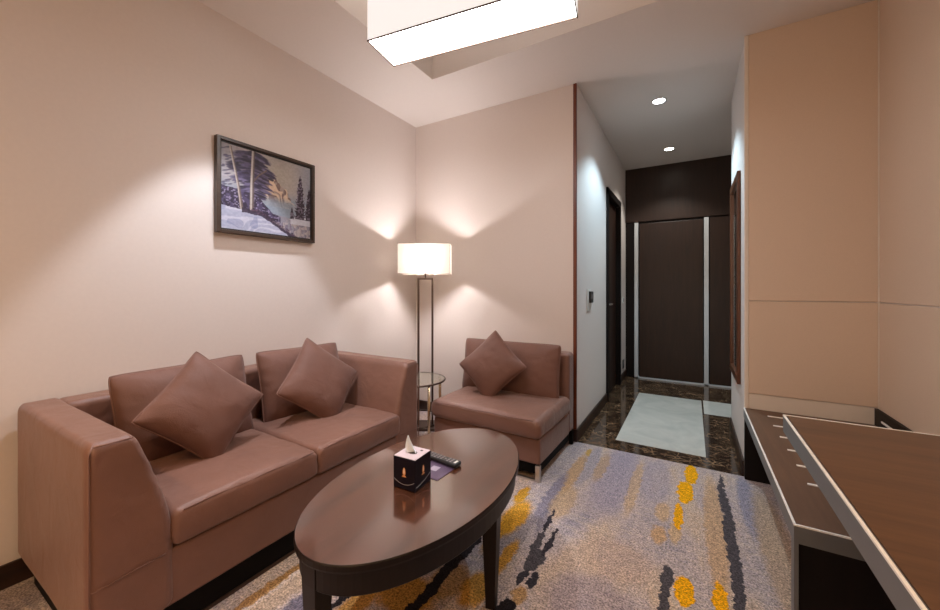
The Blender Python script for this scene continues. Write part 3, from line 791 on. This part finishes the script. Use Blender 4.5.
# tissue box
tx = thing('tissue_box', 'midnight blue cube tissue box with copper emblems on the coffee table', 'tissue box', (-.925, 1.130, TZ + .0005), (0, 0, math.radians(3)))
bw, bh = .0500, .116
B().box(-bw, bw, -bw - .002, bw + .002, 0, bh, .0015).make('carton', 'navy', tx)
lid = B().box(-bw + .001, bw - .001, -bw, bw, bh, bh + .0015).make('top_panel', 'box_top', tx)
B().lathe([(.0, bh + .0016), (.021, bh + .0016), (.021, bh + .0026), (.0, bh + .0026)], n=28, sy=.62, cap=False).make('opening_rim', 'black', tx)
B().box(.018, .027, .026, .034, bh + .0015, bh + .0028).make('printed_mark', 'black', lid)
# folded tissue: two curved sheets rising to a point
vs = []; fs = []; n1, n2 = 14, 16
for j in range(n2 + 1):
    q = j / n2
    for i in range(n1 + 1):
        p = i / n1 * 2 - 1
        wdt = .027 * (1 - q) ** .85 + .0012
        x = -.004 - .016 * q + p * wdt; y = .011 * math.sin(p * 3.2 + q * 2) * (1 - q * .8); z = bh + .002 + q * .062 - .012 * (1 - q) * p * p
        vs.append((x, y, max(z, bh + .0018)))
for j in range(n2):
    for i in range(n1): fs.append((j * (n1 + 1) + i, j * (n1 + 1) + i + 1, (j + 1) * (n1 + 1) + i + 1, (j + 1) * (n1 + 1) + i))
tis = link('tissue', vs, fs, 'tissue', tx, True)
md = tis.modifiers.new('thickness', 'SOLIDIFY'); md.thickness = .0008
# emblem: drop shaped flame over a small base, on the two faces in view (-Y and +X)
def emblem(face):
    def P(a, z, o):
        return (a, -bw - .002 - o, z) if face == 'y' else (bw + o, a, z)
    def shape(pts, o0, o1):
        n = len(pts); b = B()
        vs = [P(a, z, o0) for a, z in pts] + [P(a, z, o1) for a, z in pts]
        fs = [list(range(n)), list(range(n, 2 * n))] + [(i, (i + 1) % n, n + (i + 1) % n, n + i) for i in range(n)]
        return b.add(vs, fs)
    drop = [(.0065 * math.sin(t_) * (1 + .25 * math.cos(t_)), .066 - .015 * math.cos(t_)) for t_ in np.linspace(0, 2 * PI, 25)[:-1]]
    shape(drop, 0, .0006).make('emblem', 'flame', tx)
    shape([(a * .5, (z - .066) * .7 + .068) for a, z in drop], .0006, .0010).make('emblem_core', 'flame2', tx)
    shape([(-.010, .046), (.010, .046), (.007, .051), (-.007, .051)], 0, .0006).make('emblem_base', 'flame', tx)
    pts = [P(a, .018 + .018 * (a / bw) ** 2 if face == 'y' else .014 + .022 * ((a + bw) / (2 * bw)) ** 2, .0006) for a in np.linspace(-bw + .004, bw - .004, 14)]
    B().tube(pts, .0008, 6).make('swoosh', 'silver', tx, True)
emblem('y'); emblem('x')

# printed card and remote control
cd_o = B().prism([(-.115, -.062), (.012, -.070), (.020, .060), (-.105, .066)], 0, .0022).make('printed_card', 'purple')
cd_o.location = (-.865, 1.262, TZ + .0003)
tag(cd_o, 'glossy purple printed card lying under the remote control on the coffee table', 'card')
B().box(-.070, -.035, -.015, .022, .0022, .0026).make('printed_block', 'pale_print', cd_o)

rm = thing('remote_control', 'black remote control with small grey buttons lying on the coffee table behind the tissue box', 'remote control', (-.925, 1.330, TZ + .0027), (0, 0, math.radians(-5)))
B().soft((.088, .024, .0095), .008, (16, 8, 3), lambda x, y, z: (x, y * (1 - .06 * math.cos(x * 30)), z), (0, 0, .0097)).make('body', 'black', rm, True)
for i in range(8):
    for j in range(3):
        if (i, j) in ((5, 0), (5, 2)): continue
        B().box(-.070 + i * .017, -.061 + i * .017, -.015 + j * .0115, -.008 + j * .0115, .0185, .0205, .0006).make('button', 'grey_btn', rm)
B().box(.070, .080, -.012, .012, .0185, .0200, .001).make('button', 'white', rm)

# ------------------------------------------------------------------ floor lamp
FLX, FLY = -1.985, 2.60
fl = thing('floor_lamp', 'floor lamp with glowing cream rectangular shade and twin bronze posts in the corner', 'lamp', (FLX, FLY, 0), (0, 0, math.radians(30.6)))
hwx, hwy, z0_, z1_ = .220, .115, 1.322, 1.574
vs = []; fs = []
def shade_ring(z): return [(-hwx, -hwy, z), (hwx, -hwy, z), (hwx, hwy, z), (-hwx, hwy, z)]
vs = shade_ring(z0_) + shade_ring(z1_); fs = [(i, (i + 1) % 4, 4 + (i + 1) % 4, 4 + i) for i in range(4)]
sh = link('lamp_shade', vs, fs, 'lamp_shade', fl)              # a single skin of fabric, open above and below
b = B()
for z in (z0_, z1_): b.tube(shade_ring(z), .0022, 6, True)
for x, y, _ in shade_ring(0): b.tube([(x, y, z0_), (x, y, z1_)], .0016, 6)
b.make('shade_frame', 'shade_wire', sh)
# harp and spider
B().tube([(-hwx, 0, z0_ + .01), (hwx, 0, z0_ + .01)], .0022, 6).make('shade_spider', 'bronze', fl, True)
for s in (-1, 1):
    B().box(s * .0605 - .0085, s * .0605 + .0085, -.0085, .0085, .02, 1.288, .001).make('pole', 'bronze', fl)
B().box(-.069, .069, -.0085, .0085, 1.271, 1.288, .001).make('top_bar', 'bronze', fl)
B().box(-.135, .135, -.11, .11, 0, .02, .003).make('base_plate', 'bronze', fl)
B().tube([(0, 0, 1.288), (0, 0, 1.385)], .007).make('bulb_stem', 'bronze', fl, True)
B().lathe([(.001, 1.385), (.014, 1.388), (.016, 1.405), (.027, 1.43), (.031, 1.452), (.026, 1.475), (.012, 1.488), (.001, 1.490)], n=24, cap=False).make('bulb', emit('lit_bulb', (1, .9, .75, 1), 8), fl, True).visible_shadow = True
lamp('lamp_light', 'POINT', (0, 0, 1.452), FLOOR_LAMP, (1.0, .95, .96), fl, shadow_soft_size=.034)

# ------------------------------------------------------------------ round glass side table
SGX, SGY, SR, SZ = -1.838, 2.285, .225, .50
st = thing('side_table', 'small round glass side table between the sofa and the armless chair', 'table', (SGX, SGY, 0))
B().lathe([(.001, SZ - .008), (SR - .006, SZ - .008), (SR - .004, SZ - .004), (SR - .006, SZ), (.001, SZ)], n=56, cap=False).make('glass_top', 'glass', st, False)
for z in (SZ - .006, .19):
    rr = SR if z > .3 else SR - .02
    B().tube([(rr * math.cos(a), rr * math.sin(a), z) for a in np.linspace(0, 2 * PI, 57)[:-1]], .007, 8, True).make('ring', 'bronze', st, True)
for k in range(4):
    a = PI / 4 + k * PI / 2 + .35
    c, s_ = math.cos(a), math.sin(a)
    b = B(); r1 = SR - .010
    b.tube([(r1 * c, r1 * s_, SZ - .012), (r1 * c, r1 * s_, .004)], .011, 10).make('leg', 'gold', st, True)

# ------------------------------------------------------------------ long low console bench
BX0, BX1, BY0, BY1, BZ = .282, .888, 1.568, 2.938, .440
be = thing('console_bench', 'long low walnut bench with metal edged top against the short wall, beside the desk', 'bench', (BX0, BY0, 0))
W_, L_ = BX1 - BX0, BY1 - BY0
B().box(.008, W_, .008, L_, BZ - .050, BZ).make('top', 'bench_wood', be)
B().box(0, .008, 0, L_, BZ - .058, BZ - .0035).box(.008, W_, 0, .008, BZ - .058, BZ - .0035).make('edge_band', 'steel', be)
B().box(-.0005, .006, -.0005, L_, BZ - .0035, BZ + .0012).box(.006, W_, -.0005, .006, BZ - .0035, BZ + .0012).make('edge_trim', 'edge', be)
B().box(0, .012, 0, .040, 0, BZ - .058, .001).make('leg', 'steel', be)
B().box(.012, W_, .030, .062, 0, BZ - .050).make('end_panel', 'black_wood', be)
B().box(.003, W_, L_ - .034, L_, 0, BZ - .050).make('end_panel', 'black_wood', be)
B().box(W_ - .02, W_, .062, L_ - .034, 0, BZ - .050).make('back_panel', 'black_wood', be)
for y in (2.81, 2.632, 2.451, 2.273, 2.094, 1.916):
    B().box(.385 - BX0, .80 - BX0, y - .006 - BY0, y + .006 - BY0, BZ - .001, BZ + .004, .0015).make('metal_strip', 'edge', be)
up = B().box(W_ - .016, W_, 0, L_, BZ, BZ + .092, .001).make('wall_guard', 'black_wood', be)
B().box(W_ - .021, W_ - .016, 0.3, L_ - .10, BZ + .040, BZ + .050, .001).make('metal_strip', 'edge', be)

# ------------------------------------------------------------------ desk
DX0, DX1, DYa, DYb, DZt = .278, .891, -.40, 1.712, .750
dk = thing('desk', 'walnut writing desk with wide grey metal edge in the right foreground', 'desk', (DX0, DYa, 0))
W_, L_ = DX1 - DX0, DYb - DYa
B().box(.010, W_, 0, L_ - .004, DZt - .055, DZt).make('desktop', 'desk_wood', dk)
B().box(0, .010, 0, L_, DZt - .058, DZt - .003).make('edge_band', 'steel', dk)
B().box(-.0006, .005, 0, L_ + .001, DZt - .003, DZt + .0015).box(.005, W_, L_ - .004, L_ + .001, DZt - .055, DZt + .0015).make('edge_trim', 'edge', dk)
B().box(.012, W_, .0, .04, 0, DZt - .055).make('end_panel', 'black_wood', dk)
B().box(W_ - .03, W_, .04, L_ - .16, 0.0, DZt - .055).make('back_panel', 'black_wood', dk)

# ------------------------------------------------------------------ corridor fittings
mi = thing('wall_mirror', 'tall mirror in a red-brown wooden frame on the corridor right wall', 'mirror', (XC1, 3.463, .535))
Y2 = (3.756 - 3.171) / 2; H = 1.475
def fr(w, x0, x1, bev):
    return B().box(x0, x1, -Y2, -Y2 + w, 0, H, bev).box(x0, x1, Y2 - w, Y2, 0, H, bev).box(x0, x1, -Y2 + w, Y2 - w, 0, w, bev).box(x0, x1, -Y2 + w, Y2 - w, H - w, H, bev)
fr(.055, -.022, -.001, .003).make('frame', 'mirror_wood', mi)
B().box(-.010, -.001, -Y2 + .05, Y2 - .05, .05, H - .05).make('mirror_glass', 'mirror', mi)

th_ = thing('thermostat', 'white and dark wall thermostat on the corridor left wall', 'thermostat', (XC0, 3.375, 1.03))
B().box(.001, .008, -.085, .045, -.03, .160, .002).make('backplate', 'white', th_)
B().box(.008, .026, -.038, .064, .040, .140, .004).make('housing', 'black', th_)
B().box(.026, .027, -.020, .030, .075, .115).make('display', 'grey_btn', th_)
sw = thing('light_switch', 'small white light switch plate beside the dark side door, at hand height', 'switch', (XC0, 5.24, 1.0))
B().box(.001, .010, -.042, .042, 0, .086, .002).make('plate', 'white', sw)
B().box(.010, .014, -.018, .018, .020, .066, .001).make('rocker', 'grey_btn', sw)
so = thing('wall_socket', 'dark wall socket low on the corridor wall near the entrance door', 'socket', (XC0, 5.26, .15))
B().box(.001, .010, -.042, .042, 0, .110, .002).make('plate', 'black', so)
B().box(.010, .013, -.020, .020, .035, .075, .001).make('outlet', 'grey_btn', so)
